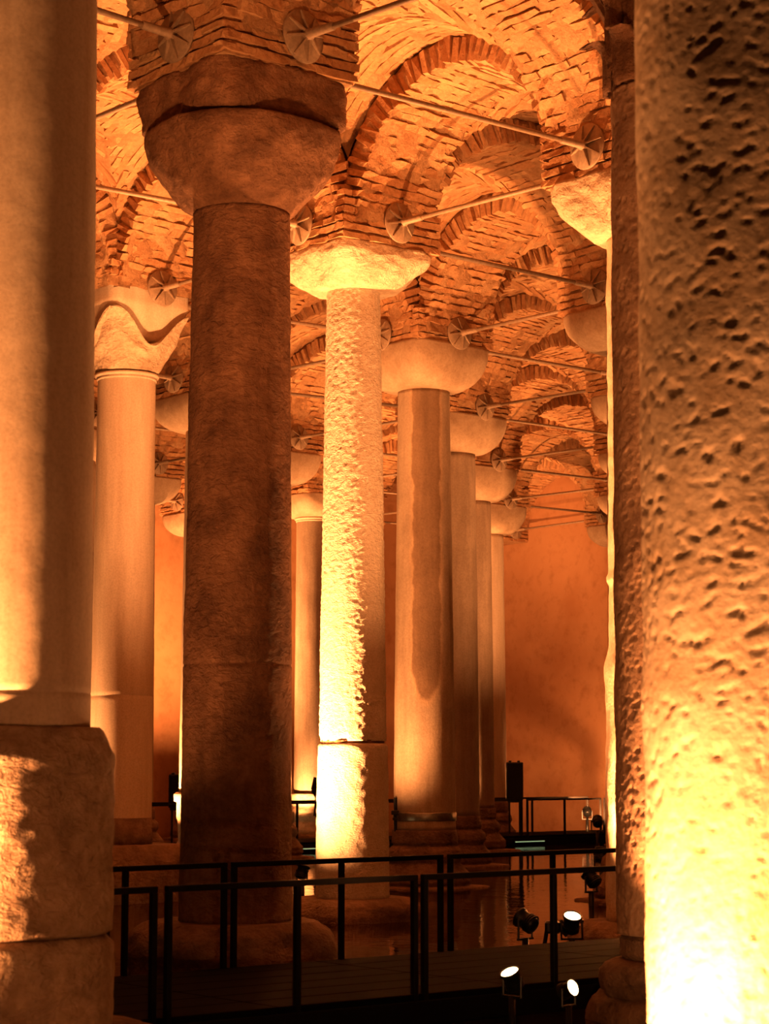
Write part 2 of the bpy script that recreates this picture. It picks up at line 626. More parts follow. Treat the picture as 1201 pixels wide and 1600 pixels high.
def arch(k0, k1):
    A, B = NODES[k0], NODES[k1]
    mid = (A + B) / 2
    if not (near_frame(Vector((mid.x, mid.y, HP + 1)), 900)): pass
    e = (B - A).normalized()
    L = (B - A).length
    s = Vector((e.y, -e.x, 0))
    ro = (L / 2 - ARCH_HALF) / KW
    ri = ro - 0.35
    loc = Vector((mid.x, mid.y, SPRING))
    root = empty('arch', loc, 0, 'brick arch between the %s and the %s' % (nname(k0), nname(k1)), 'arch', 'brick arches between the columns', 'structure')
    n_t, n_s = (110, 20) if mid.y < 50 and near_frame(Vector((mid.x, mid.y, HP)), 330) else (40, 8)
    vs, fs = [], []
    def pt(th, w, rr, rz, ns=0.0):
        p = e * (-rr * math.cos(th)) + s * w + UP * (rz * math.sin(th))
        return p
    seed = k0[0] * 3.1 + k0[1] * 1.7 + (k1[0] - k0[0])
    # closed profile: underside -> right face -> back -> left face
    ring = []
    for j in range(n_s + 1): ring.append((-ARCH_HALF + 2 * ARCH_HALF * j / n_s, 0.0))
    for j in range(1, 4): ring.append((ARCH_HALF, j / 3))
    ring.append((-ARCH_HALF, 1.0))
    for j in (2, 1): ring.append((-ARCH_HALF, j / 3))
    nr = len(ring)
    for i in range(n_t + 1):
        th = math.pi * i / n_t
        for (w, t) in ring:
            p = pt(th, w, ri + (ro - ri) * t, RV_IN + (RV_OUT - RV_IN) * t)
            q_ = p + loc
            g = 0.012 + 0.050 * nz(q_, 5.5, seed) + 0.02 * nz(q_, 15, seed)
            if t > 0: g *= .6
            nrm = (e * math.cos(th) - UP * math.sin(th))
            if t == 0: p = p + nrm * g
            else: p = p + s * (g if w > 0 else -g)
            vs.append(p)
    for i in range(n_t):
        for j in range(nr):
            q = (j + 1) % nr
            fs.append((i * nr + j, i * nr + q, i * nr + nr + q, i * nr + nr + j))
    obj('arch_core', mesh_from('arch_core', vs, fs, True), M['mortar'], root)
    items = []
    arc = math.pi * (ri + RV_IN) / 2
    nb = int(arc / 0.122)
    rnd = random.Random(int(seed * 100))
    for i in range(nb):
        th = math.pi * (i + 0.5) / nb + rnd.uniform(-.004, .004)
        cout = rnd.uniform(.010, .040); cth = rnd.uniform(.078, .112)
        if th < 0.10 or th > math.pi - 0.10: continue
        nrm = Vector((e.x * math.cos(th), e.y * math.cos(th), -math.sin(th)))      # inwards, to the opening
        tan = (e * math.sin(th) * ri + UP * math.cos(th) * RV_IN).normalized()
        cuts = [-ARCH_HALF - rnd.uniform(0.0, 0.085)]
        x = -ARCH_HALF + (0.20 if i % 2 else 0.36) + rnd.uniform(-.04, .04)
        while x < ARCH_HALF - 0.14:
            cuts.append(x); x += rnd.choice((0.36, 0.55, 0.62)) + rnd.uniform(-.06, .06)
        cuts.append(ARCH_HALF + rnd.uniform(0.0, 0.085))
        for q in range(len(cuts) - 1):
            w0, w1 = cuts[q], cuts[q + 1]
            w = (w0 + w1) / 2
            edge = q in (0, len(cuts) - 2)
            depth = (0.33 if edge else 0.14) + rnd.uniform(-.03, .03)
            out = cout + rnd.uniform(-.007, .007)
            if rnd.random() < .05: out -= 0.03
            surf = loc + pt(th, w, ri, RV_IN)
            c = surf + nrm * (out - depth / 2)
            thick = cth + rnd.uniform(-.008, .008)
            mt = frame_matrix(c, s, tan, nrm, (w1 - w0 + rnd.uniform(0, .03), thick, depth))
            nn = nrm
            if edge:
                nn = (nrm + s * (1.4 if w > 0 else -1.4)).normalized()
            items.append((mt, surf, nn))
    lay_bricks(root, items)
    return root

def vault(a, b):
    ks = [(a, b), (a + 1, b), (a, b + 1), (a + 1, b + 1)]
    P = [NODES[k] for k in ks]
    def inset(i, ia, ib):
        ea = (P[ia] - P[i]).normalized(); eb = (P[ib] - P[i]).normalized()
        return P[i] + (ea + eb) * ARCH_HALF
    Q = [inset(0, 1, 2), inset(1, 0, 3), inset(2, 3, 0), inset(3, 2, 1)]
    cen = (Q[0] + Q[1] + Q[2] + Q[3]) / 4
    def f(t):
        return RV_OUT * math.sqrt(max(0.0, 1 - (t * KW) ** 2))
    def pos(u, v):
        s, t = (u + 1) / 2, (v + 1) / 2
        p = Q[0] * (1 - s) * (1 - t) + Q[1] * s * (1 - t) + Q[2] * (1 - s) * t + Q[3] * s * t
        z = max(f(u), f(v))
        return Vector((p.x, p.y, SPRING + z))
    loc = Vector((cen.x, cen.y, SPRING))
    root = empty('vault', loc, 0, 'groined brick vault between the %s and the %s' % (nname(ks[0]), nname(ks[3])), 'vault', 'groined brick vaults', 'structure')
    n = 72 if cen.y < 50 and near_frame(Vector((cen.x, cen.y, HP + 1)), 330) else 30
    vs, fs = [], []
    for i in range(n + 1):
        for j in range(n + 1):
            u = -1.02 + 2.04 * i / n; v = -1.02 + 2.04 * j / n
            p = pos(u, v)
            g = -0.012 - 0.05 * nz(p, 5.0, 1.3) - .02 * nz(p, 14, 1.3)
            vs.append(p - loc + UP * g)
    for i in range(n):
        for j in range(n):
            q = i * (n + 1) + j
            fs.append((q, q + n + 1, q + n + 2, q + 1))
    # upper side, so the vault is a shell with thickness
    o_ = len(vs)
    for (i, j) in ((0, 0), (n, 0), (n, n), (0, n)):
        p = Vector(vs[i * (n + 1) + j]); vs.append(Vector((p.x, p.y, RV_OUT + 0.5)))
    fs.append((o_, o_ + 1, o_ + 2, o_ + 3))
    obj('vault_core', mesh_from('vault_core', vs, fs, True), M['mortar'], root)
    items = []
    rnd = random.Random(a * 31 + b * 7 + 500)
    half = (S - 2 * ARCH_HALF) / 2
    step = 0.125 / half
    for swap in (0, 1):
        for sg in (-1, 1):
            t = 0.05
            while t < 0.985:
                pp = (lambda uu, vv: pos(vv, uu)) if swap else pos
                m = 24
                us = [-t + 2 * t * i / m for i in range(m + 1)]
                pl = [pp(u, sg * t) for u in us]
                cum = [0.0]
                for i in range(m): cum.append(cum[-1] + (pl[i + 1] - pl[i]).length)
                x = rnd.uniform(0.0, 0.12)
                cout = rnd.uniform(.008, .038); cth = rnd.uniform(.080, .115)
                while x < cum[-1] - 0.1:
                    ln = min(rnd.uniform(.38, .72), cum[-1] - x)
                    c = x + ln / 2
                    i = 0
                    while i < m - 1 and cum[i + 1] < c: i += 1
                    w = (c - cum[i]) / max(1e-6, cum[i + 1] - cum[i])
                    p = pl[i].lerp(pl[i + 1], w)
                    tan = (pl[min(m, i + 2)] - pl[max(0, i - 1)]).normalized()
                    uc = us[i] + (us[i + 1] - us[i]) * w
                    side = Vector(pp(uc, sg * t * 1.0 + 0.02) - pp(uc, sg * t - 0.02)); side.z = 0
                    side.normalize()
                    nrm = tan.cross(side).normalized()
                    if nrm.z > 0: nrm = -nrm
                    ey = nrm.cross(tan).normalized()
                    depth = 0.13
                    out = cout + rnd.uniform(-.006, .006)
                    mt = frame_matrix(p + nrm * (out - depth / 2), tan, ey, nrm, (ln + rnd.uniform(0, .03), cth + rnd.uniform(-.008, .008), depth))
                    items.append((mt, p, nrm))
                    x += ln
                t += step
    lay_bricks(root, items)
    return root

PIER_Z0 = {k: HP - 0.33 for k in NODES}
for k in ((3, 3), (4, 4), (5, 5), (6, 6)): PIER_Z0[k] = HP - 0.18
PIER_Z0[(2, 3)] = HP + 0.10
def pier(k):
    P = NODES[k]
    z0, z1 = PIER_Z0[k], HP + 0.38
    loc = Vector((P.x, P.y, z0))
    root = empty('brick_pier', loc, 0, ('square brick springing block on top of the %s' % nname(k)) if k != (7, 7) else 'brick springing block built into the end wall behind the pale column', 'pier', 'brick springing blocks', 'structure')
    h = PIER_HALF - 0.015
    n, m = 22, 12
    vs, fs = [], []
    for j in range(m + 1):
        z = (z1 - z0) * j / m
        for q in range(4 * n):
            sd, t = divmod(q, n)
            t = -1 + 2 * t / n
            x, y = ((t, -1), (1, t), (-t, 1), (-1, -t))[sd]
            p = DIR_A * (x * h) + DIR_B * (y * h) + UP * z
            g = 0.99 + 0.05 * nz(p + loc, 5.0, 2)
            vs.append(Vector((p.x * g, p.y * g, p.z)))
    w = 4 * n
    for j in range(m):
        for q in range(w):
            r = (q + 1) % w
            fs.append((j * w + q, j * w + r, j * w + w + r, j * w + w + q))
    fs.append(tuple(range(w - 1, -1, -1)))
    fs.append(tuple(range(m * w, m * w + w)))
    obj('pier_core', mesh_from('pier_core', vs, fs), M['mortar'], root)
    items = []
    rnd = random.Random(k[0] * 13 + k[1] * 7 + 900)
    nc = int((z1 - z0 - 0.02) / 0.105)
    for c in range(nc):
        z = z0 + 0.06 + (z1 - z0 - 0.06) * c / nc + rnd.uniform(-.006, .006)
        for (nrm, tan) in ((-DIR_A, DIR_B), (DIR_A, DIR_B), (-DIR_B, DIR_A), (DIR_B, DIR_A)):
            x = -PIER_HALF - rnd.uniform(0, .02)
            first = True
            while x < PIER_HALF - 0.05:
                ln = rnd.uniform(.30, .42)
                if first and c % 2: ln *= .55
                first = False
                if x + ln > PIER_HALF - 0.14: ln = PIER_HALF + rnd.uniform(0, .02) - x
                out = rnd.uniform(.006, .034)
                depth = .16
                p = P + nrm * PIER_HALF + tan * (x + ln / 2) + UP * z
                mt = frame_matrix(p + nrm * (out - depth / 2), tan, UP, nrm, (ln + rnd.uniform(0, .02), rnd.uniform(.066, .092), depth))
                items.append((mt, p, Vector(nrm)))
                x += ln
    lay_bricks(root, items)

for k0, k1 in EDGES: arch(k0, k1)
for (a, b) in NODES:
    if all(q in NODES for q in ((a + 1, b), (a, b + 1), (a + 1, b + 1))):
        vault(a, b)
for k in NODES: pier(k)

# ------------------------------------------------------------------ tie rods with anchor plates
def plate_meshes():
    plate = MB().lathe([(0.0, .0), (.265, .0), (.27, .012), (.262, .026), (.05, .055), (.0, .06)], 28)
    rib = MB()
    rib.add([(.045, -.010, .04), (.045, .010, .04), (.25, .008, .02), (.25, -.008, .02),
             (.045, -.010, .105), (.045, .010, .105), (.25, .008, .042), (.25, -.008, .042)],
            [(0, 1, 2, 3), (4, 7, 6, 5), (0, 4, 5, 1), (1, 5, 6, 2), (2, 6, 7, 3), (3, 7, 4, 0)])
    hub = MB().lathe([(.055, .03), (.058, .12), (.045, .135), (.043, .42), (.036, .43)], 16)
    out = []
    for n, mb in (('anchor_plate', plate), ('rib', rib), ('collar', hub)):
        me = mesh_from(n, mb.v, mb.f, n != 'rib')
        me.materials.append(M['iron'])
        out.append(me)
    return out
PLATE, RIB, HUB = plate_meshes()
def tie_rod(k0, k1):
    A, B = NODES[k0], NODES[k1]
    e = (B - A).normalized()
    off = PIER_HALF + 0.045
    p0, p1 = A + e * off, B - e * off
    p0.z = p1.z = HP
    mid = (p0 + p1) / 2
    root = empty('tie_rod', mid, 0, 'iron tie rod between the %s and the %s' % (nname(k0), nname(k1)), 'tie rod', 'iron tie rods under the arches')
    mb = MB().tube(p0 + e * .03 - mid, p1 - e * .03 - mid, .030, n=10)
    mb.build('bar', M['iron'], root, True)
    for p, d in ((p0, e), (p1, -e)):
        q = d.to_track_quat('Z', 'Y')
        pl = bpy.data.objects.new('anchor_plate', PLATE); COL.objects.link(pl)
        pl.parent = root; pl.location = p - mid; pl.rotation_mode = 'QUATERNION'; pl.rotation_quaternion = q
        c = bpy.data.objects.new('collar', HUB); COL.objects.link(c); c.parent = pl
        for i in range(8):
            r = bpy.data.objects.new('rib', RIB); COL.objects.link(r); r.parent = pl
            r.rotation_euler = (0, 0, math.pi * i / 4 + 0.2)
for k0, k1 in EDGES:
    m = (NODES[k0] + NODES[k1]) / 2
    if near_frame(Vector((m.x, m.y, HP)), 330): tie_rod(k0, k1)

# ------------------------------------------------------------------ columns
def rough_disp(amp, sc, seed, amp2=0.0, sc2=20.0):
    def d(p, a, z):
        g = amp * nz(p, sc, seed)
        if amp2: g += amp2 * nz(p, sc2, seed + 5)
        return g
    return d

def pit_disp(amp, sc, seed, lump=0.012, flat=1.7):
    """worn, pecked surface: soft dents, wider than tall, of very different depth"""
    def d(p, a, z):
        q = Vector((p[0] * sc + seed, p[1] * sc, p[2] * sc * flat))
        w = noise.noise(q * 0.6) * .7
        q2 = q + Vector((w, -w, w))
        n1 = noise.noise(q2) + .45 * noise.noise(q2 * 2.1 + Vector((3, 1, 7)))
        t = max(0.0, n1 - 0.12) / .5
        return -amp * min(1.0, t) ** 1.3 + lump * nz(p, 3.0, seed) + amp * .12 * noise.noise(q * 4.2)
    return d

def hammer_disp(seed, zsplit):
    def d(p, a, z):
        g = 0.006 * nz(p, 2.0, seed)
        if z > zsplit:
            q = (p[0], p[1], p[2] * 1.5)
            if z < zsplit + .10 and math.cos(a - 3.23) > .1:
                g -= .07 * max(0, .35 + nz(p, 7, 4)) * (1 - (z - zsplit) / .10)
            g += 0.010 * nz(q, 17, seed) + 0.009 * nz(q, 31, seed + 3)
        else:
            g += 0.009 * nz(p, 9, seed) + 0.006 * nz(p, 22, seed)
        return g
    return d

def add_joint(prof, z, depth=0.02, width=0.03):
    """cut a groove around a shaft profile"""
    out = []
    for (r0, z0), (r1, z1) in zip(prof[:-1], prof[1:]):
        out.append((r0, z0))
        if z0 < z < z1:
            r = r0 + (r1 - r0) * (z - z0) / (z1 - z0)
            out += [(r, z - width), (r - depth, z - width * .4), (r - depth, z + width * .4), (r, z + width)]
    out.append(prof[-1])
    return out

def cap_square(z0, z1, hi=9.0, power=1.3, start=0.0):
    def n(z):
        t = min(1, max(0, (z - z0) / (z1 - z0)))
        t = max(0, (t - start) / (1 - start))
        return 2.0 + (hi - 2.0) * t ** power
    return n

def cushion(root, z0, z1, r0, half, mat, seed, seg=72, rough=0.012, bulge=1.0):
    """capital: round foot swelling to a square top"""
    h = z1 - z0
    prof = [(r0 * .95, z0)]
    for i in range(1, 9):
        t = i / 8
        s = math.sin(t * math.pi / 2) ** (0.75 / bulge)
        prof.append((r0 + (half - r0) * s, z0 + h * 0.86 * (1 - math.cos(t * math.pi / 2)) ** .8))
    prof += [(half, z1)]
    return turned('capital', prof, seg, 0.05, rough_disp(rough, 4.0, seed, rough * .5, 14), cap_square(z0, z0 + h * .75, 7.0, .55), mat, root)

def bowl(root, z0, z1, r0, r1, mat, seed):
    h = z1 - z0
    prof = [(r0, z0)]
    for i in range(1, 13):
        t = i / 12
        prof.append((r0 + (r1 - r0) * math.sin(t * math.pi / 2) ** .80, z0 + h * t * .95))
    prof += [(r1 - .01, z1), (r1 - .12, z1 + .02)]
    return turned('capital', prof, 96, 0.035, rough_disp(.045, 3.0, seed, .022, 11), cap_square(z0, z1, 2.5, 1.0), mat, root)

def pyramid(root, z0, z1, r0, half, mat, seed):
    h = z1 - z0
    prof = [(r0, z0), (half * .66, z0 + .015), (half * .80, z0 + h * .30), (half * .98, z0 + h * .74), (half, z1)]
    return turned('capital', prof, 96, 0.035, rough_disp(.075, 2.6, seed, .03, 9), cap_square(z0, z0 + h * .8, 6.5, .8), mat, root)

def flared(root, z0, z1, r0, half, mat, seed):
    """capital with a bell that flares into four pointed corners and hollow sides"""
    h = z1 - z0
    prof = [(r0 + .03, z0), (r0 + .05, z0 + .05), (r0 + .10, z0 + h * .25), (r0 + .20, z0 + h * .5), (half * .86, z0 + h * .8), (half * .95, z1)]
    vs_disp = rough_disp(.03, 3.5, seed, .015, 12)
    def disp(p, a, z):
        t = max(0, min(1, (z - z0) / h))
        side = abs(math.cos(2 * a))          # 1 in the middle of a side, 0 on a corner
        return (vs_disp(p, a, z) - 0.05 * side * t, -0.62 * h * side ** 2 * t ** 1.5)
    return turned('capital', prof, 96, 0.04, disp, cap_square(z0, z1, 5.0, 1.0), mat, root)

def impost(root, z0, z1, half, mat, seed, taper=0.9, rough=.05, name='impost'):
    prof = [(half * taper * .9, z0), (half * taper, z0 + .04), (half, z0 + (z1 - z0) * .6), (half, z1 - .03), (half * .97, z1)]
    return turned(name, prof, 88, 0.05, rough_disp(rough, 2.5, seed, rough * .6, 9), lambda z: 9.0, mat, root)

def leaf_capital(root, z0, z1, r0, half, mat):
    """tall capital with two tiers of upright leaves, corner scrolls and a slab on top"""
    h = z1 - z0
    bell = turned('capital', [(r0, z0), (r0 * .97, z0 + h * .3), (r0 * 1.1, z0 + h * .6), (r0 * 1.45, z0 + h * .84), (r0 * 1.5, z0 + h * .86)], 48, .05,
                  rough_disp(.012, 5, 3), None, mat, root)
    def leaf_mesh(hh, wd, curl):
        vs, fs = [], []
        nu, nv = 8, 10
        for j in range(nv + 1):
            t = j / nv
            w = wd * (math.sin(math.pi * (0.18 + 0.80 * t)) ** .7) * (1 + .13 * math.sin(t * 26))
            for i in range(nu + 1):
                u = -1 + 2 * i / nu
                rib = 0.018 * math.cos(u * math.pi * 2.5)
                x = u * w
                yy = -0.05 - 0.03 * (1 - u * u) - curl * max(0, t - .62) ** 1.6 * 3 + rib * .6
                zz = hh * (t if t < .86 else .86 - (t - .86) * .8)
                vs.append((x, yy, zz))
        k = len(vs)
        vs += [(x, y + .035, z) for x, y, z in vs]
        for j in range(nv):
            for i in range(nu):
                q = j * (nu + 1) + i
                fs.append((q, q + 1, q + nu + 2, q + nu + 1))
                fs.append((k + q, k + q + nu + 1, k + q + nu + 2, k + q + 1))
        for j in range(nv):
            for i in (0, nu):
                q = j * (nu + 1) + i
                f = (q, q + nu + 1, k + q + nu + 1, k + q)
                fs.append(f if i == 0 else f[::-1])
        for j in (0, nv):
            for i in range(nu):
                q = j * (nu + 1) + i
                f = (q, k + q, k + q + 1, q + 1)
                fs.append(f if j == 0 else f[::-1])
        me = mesh_from('leaf', vs, fs, True); me.materials.append(mat)
        return me
    lo, hi = leaf_mesh(h * .42, .17, .30), leaf_mesh(h * .62, .15, .36)
    for tier, me, zz, rr, off in ((0, lo, z0 + .01, r0 * .98, 0), (1, hi, z0 + h * .16, r0 * .96, math.pi / 8)):
        for i in range(8):
            a = 2 * math.pi * i / 8 + off
            l = bpy.data.objects.new('leaf', me); COL.objects.link(l); l.parent = bell
            l.location = (rr * math.cos(a), rr * math.sin(a), zz)
            l.rotation_euler = (0, 0, a + math.pi / 2)
    for i in range(4):
        a = math.pi / 4 + i * math.pi / 2
        d = Vector((math.cos(a), math.sin(a), 0)); t = Vector((-d.y, d.x, 0))
        mb = MB()
        ce = d * (half * 1.0) + UP * (z0 + h * .76)
        pts = []
        for q in range(26):
            th = q / 25 * 3.6 * math.pi
            rr = .125 * (1 - q / 30)
            pts.append(ce + d * (rr * math.cos(th)) + UP * (rr * math.sin(th)))
        pts = [d * (r0 * 1.05) + UP * (z0 + h * .5), d * (r0 * 1.4) + UP * (z0 + h * .72)] + pts
        for p, q in zip(pts[:-1], pts[1:]):
            mb.box((p + q) / 2, ((q - p).length * 1.1 + .005, .16, .035), Matrix((( (q - p).normalized()), t, (q - p).normalized().cross(t))).transposed())
        mb.build('scroll', mat, bell)
    impost(root, z0 + h * .86, z1, half, mat, 5, .95, .015, 'abacus')

def attic_base(root, zs, r, zb, mat, seed, spread=1.62, name='base'):
    """moulded base: fillet, upper roll, hollow, lower roll, worn square plinth"""
    h = zs - zb
    prof = [(r * .9, zs), (r * 1.06, zs), (r * 1.08, zs - h * .17), (r * 1.02, zs - h * .2), (r * 1.22, zs - h * .27), (r * 1.26, zs - h * .36),
            (r * 1.16, zs - h * .43), (r * 1.30, zs - h * .50), (r * 1.48, zs - h * .58), (r * 1.5, zs - h * .68), (r * 1.42, zs - h * .72), (r * spread * .97, zs - h * .74), (r * spread, zs - h * .8), (r * spread, zb)]
    prof = prof[::-1]
    sq = lambda z: 7.0 if z < zs - h * .73 else 2.0
    return turned(name, prof, 64, .04, rough_disp(.022, 3.0, seed, .01, 11), sq, mat, root)

def boulder(root, zt, zb, r, mat, seed, name='base_stone', squarish=3.2, amp=.10):
    h = zt - zb
    prof = [(r * .96, zb), (r, zb + h * .3), (r * .99, zt - h * .32), (r * .93, zt - h * .12), (r * .80, zt), (r * .25, zt + .005)]
    return turned(name, prof, 72, .06, rough_disp(amp, 1.9, seed, amp * .45, 7), lambda z: squarish, mat, root)

def column(k, label, z0, z1, r0, r1, mat, disp=None, seg=64, step=.08, joints=(), cap=None, base=None, group=None, extra=None, prof=None):
    P = NODES[k]
    root = empty('column', (P.x, P.y, 0), GRID_ROT, label, 'column', group)
    if prof is None:
        prof = []
        for i in range(9):
            t = i / 8
            prof.append((r0 + (r1 - r0) * (t ** 1.15), z0 + (z1 - z0) * t))
    for j in joints:
        prof = add_joint(prof, *j)
    turned('shaft', prof, seg, step, disp or rough_disp(.006, 2.5, k[0] + .3), None, mat, root)
    if cap: cap(root)
    if base: base(root)
    if extra: extra(root)
    return root

def ring_mold(root, z, r, mat, name='neck_ring'):
    MB().lathe([(r * .9, z - .10), (r + .015, z - .10), (r + .02, z - .07), (r + .01, z - .06), (r + .045, z - .045), (r + .055, z - .02), (r + .045, z), (r * .9, z)], 48).build(name, mat, root, True)

ROW = 'marble columns standing in the water'
PT = lambda k: PIER_Z0[k] + 0.02

# left foreground column on its tall block
def c0_base(root):
    z1 = EYE + .22
    mb = None
    turned('pedestal', [(.57, EYE - .98), (.61, EYE - .95), (.615, z1 - .16), (.55, z1 - .02), (.53, z1)], 120, .03,
           rough_disp(.012, 3, 2, .010, 13), lambda z: 2.5, M['pedestal'], root)
    turned('pedestal_foot', [(.59, EYE - 1.56), (.625, EYE - 1.5), (.62, EYE - 1.03), (.58, EYE - .985)], 96, .04,
           rough_disp(.02, 3, 6, .012, 12), lambda z: 2.5, M['pedestal'], root)
    boulder(root, EYE - 1.53, -.3, 1.10, M['base'], 3, amp=.07)
column((0, 0), 'smooth foreground marble column at the left edge on a tall rough block', EYE + .22, EYE + 5.5, .505, .46, M['smooth'],
       rough_disp(.004, 2.2, 1.1, .0015, 14), 160, .04, joints=((EYE + .42, .006, .01),),
       cap=lambda r: cushion(r, EYE + 5.5, PT((0, 0)), .47, .82, M['capital'], 2), base=c0_base, group=ROW)

# right foreground column
column((0, -1), 'pitted foreground column at the right edge, glaring white at its foot', -.2, EYE + 5.6, .462, .43, M['pitted'],
       pit_disp(.013, 19.0, 4.0, .012, 1.3), 230, .0135,
       cap=lambda r: cushion(r, EYE + 5.6, PT((0, -1)), .45, .82, M['capital'], 3), group=ROW)

# leaf-capital column
def k_base(root):
    turned('base', [(.43, EYE - 1.50), (.47, EYE - 1.46), (.475, EYE - 1.34), (.42, EYE - 1.30)], 64, .03, rough_disp(.015, 3, 4), None, M['base'], root)
    boulder(root, EYE - 1.49, EYE - 1.76, .60, M['base'], 5, 'base_stone', 2.6, .06)
    boulder(root, EYE - 1.73, -.3, .70, M['base'], 9, 'plinth_stone', 2.8, .07)
column((1, 0), 'dark pitted column with a carved leaf capital, just left of the bright one', EYE - 1.30, EYE + 5.44, .49, .45, M['pitted_dark'],
       pit_disp(.020, 19, 2.0, .014, 1.3), 190, .018,
       cap=lambda r: leaf_capital(r, EYE + 5.44, PT((1, 0)), .44, .62, M['capital_dark']), base=k_base, group=ROW)

# thick dark column with bowl capital
column((1, 1), 'thick dark stained column with a heavy bowl capital, left of centre', EYE - 1.46, EYE + 5.38, .535, .475, M['dark'],
       rough_disp(.012, 2.0, 3.3, .005, 16), 128, .04, joints=((zat(1040, 19.7), .008, .02),),
       cap=lambda r: bowl(r, EYE + 5.38, EYE + 6.17, .49, .91, M['capital_dark'], 6),
       base=lambda r: boulder(r, EYE - 1.46, -.3, .92, M['base'], 14, 'base_stone', 2.9, .12),
       extra=lambda r: impost(r, EYE + 6.19, PT((1, 1)), .80, M['capital_dark'], 21, .97, .07), group=ROW)

# hammered column in two drums
def c2_extra(root):
    zj = zat(1160, 26.6)
    turned('lower_drum', [(.455, EYE - 1.70), (.475, EYE - 1.66), (.462, EYE - .6), (.448, zj - .05), (.425, zj - .015)], 110, .03,
           hammer_disp(7, 99), None, M['hammered'], root)
    mb = turned('lead_joint', [(.405, zj - .03), (.41, zj + .03)], 64, .02, rough_disp(.01, 9, 2), None, M['capital_dark'], root)
column((2, 2), 'pale hammered column of two drums with a broken joint', zat(1160, 26.6) + .015, EYE + 6.22, .432, .352, M['hammered'],
       hammer_disp(2.2, zat(1160, 26.6)), 150, .022,
       cap=lambda r: pyramid(r, EYE + 6.20, PT((2, 2)), .40, .83, M['capital'], 8),
       base=lambda r: boulder(r, EYE - 1.68, -.3, .84, M['base'], 24, 'base_stone', 3.0, .08), group=ROW, extra=c2_extra)

# strapped veined column
def c3_extra(root):
    zs0, zs1 = zat(1283, 33.1), zat(1270, 33.1)
    r = .512
    MB().lathe([(r - .02, zs0), (r, zs0), (r + .004, zs0 + .01), (r + .004, zs1 - .01), (r, zs1), (r - .02, zs1)], 64).build('strap', M['steel'], root, True)
    Ri = Matrix.Rotation(-GRID_ROT, 3, 'Z')
    c = Ri @ Vector((-.47, -.22, 0))
    mb = MB()
    mb.box((c.x, c.y, zs1 + .0), (.14, .12, .07), Ri, .01)
    mb.box((c.x, c.y, zs1 - .10), (.10, .09, .05), Ri, .01)
    mb.tube((c.x, c.y, zs1 - .30), (c.x, c.y, zs1 + .24), .028, n=8)
    mb.build('strap_clamp', M['black'], root)
column((3, 3), 'veined marble column with a metal strap above its moulded base', zat(1297, 33.2), EYE + 6.13, .505, .428, M['veined'],
       rough_disp(.005, 2.0, 5.5), 96, .06,
       cap=lambda r: cushion(r, EYE + 6.13, PT((3, 3)), .47, .84, M['capital_smooth'], 4),
       base=lambda r: attic_base(r, zat(1297, 33.2), .50, -.3, M['base'], 4, 1.70), group=ROW, extra=c3_extra)

def std_cap(k, z, r=.46, mat='capital_smooth', half=.83):
    return lambda root: cushion(root, z, PT(k), r, half, M[mat], k[0] * 2.3 + k[1], 56)
for k, lab, zt, mat in (((4, 4), 'grey marble column partly hidden behind the strapped veined column', 6.13, 'grey'),
                        ((5, 5), 'dark column with a bright left rim, fifth of the middle row', 6.09, 'grey'),
                        ((6, 6), 'pale column in front of the orange end wall', 6.1, 'smooth')):
    P = NODES[k]
    column(k, lab, EYE - .98, EYE + zt, .49, .44, M[mat], None, 56, .12, cap=std_cap(k, EYE + zt),
           base=lambda r, k=k: attic_base(r, EYE - .98, .49, -.3, M['base'], k[0], 1.75), group=ROW)

# right-hand row behind the foreground columns
def r1_disp(p, a, z):
    g = .014 * nz(p, 2.2, 4) + .012 * nz(p, 7, 8)
    if z < 3.3: g += .045 * max(0, min(1, (3.3 - z) / .25))
    elif abs(z - 4.05) < .05: g += .02
    return g
column((2, 1), 'glowing yellow column seen as a thin strip beside the dark pitted one', EYE - 1.72, EYE + 6.05, .46, .40, M['pitted'],
       r1_disp, 90, .05, cap=lambda r: pyramid(r, EYE + 6.03, PT((2, 1)), .42, .84, M['capital'], 12),
       base=lambda r: boulder(r, EYE - 1.72, -.3, .80, M['base'], 34, 'base_stone', 4.0, .06), group=ROW)

# left-hand row
def l2_cap(root):
    z0 = zat(585, 30.3)
    flared(root, z0, z0 + .86, .44, .80, M['capital'], 5)
    impost(root, z0 + .42, PT((2, 3)), .70, M['smooth'], 17, .80, .008)
def l2_base(root):
    z = zat(1320, 30)
    MB().lathe([(.40, z), (.475, z), (.475, z + .18), (.468, z + .20), (.468, z + .38), (.45, z + .39), (.40, z + .40)], 64).build('foot_ring', M['base'], root, True)
    boulder(root, z, -.3, .95, M['base'], 41, 'base_stone', 6.0, .05)
column((2, 3), 'smooth column with a double neck ring and flared capital, at the left', zat(1320, 30), zat(587, 30.3), .462, .43, M['smooth'],
       rough_disp(.004, 2, 7), 96, .06, joints=((zat(1088, 30.3), .006, .02),), cap=l2_cap, base=l2_base, group=ROW,
       extra=lambda r: ring_mold(r, zat(587, 30.3), .43, M['smooth']))
def l3_base(root):
    turned('base', [(.60, -.3), (.64, -.1), (.66, .30), (.60, .48), (.50, .55), (.47, .60), (.48, .95), (.50, 1.0), (.50, 1.28), (.55, 1.3), (.56, 1.42), (.52, 1.46)], 48, .05,
           rough_disp(.015, 3, 2), None, M['capital'], root)
column((3, 4), 'column showing only a bright sliver beside the thick dark column', 1.4, EYE + 6.1, .47, .42, M['smooth'], None, 56, .12,
       cap=std_cap((3, 4), EYE + 6.1), base=l3_base, group=ROW)
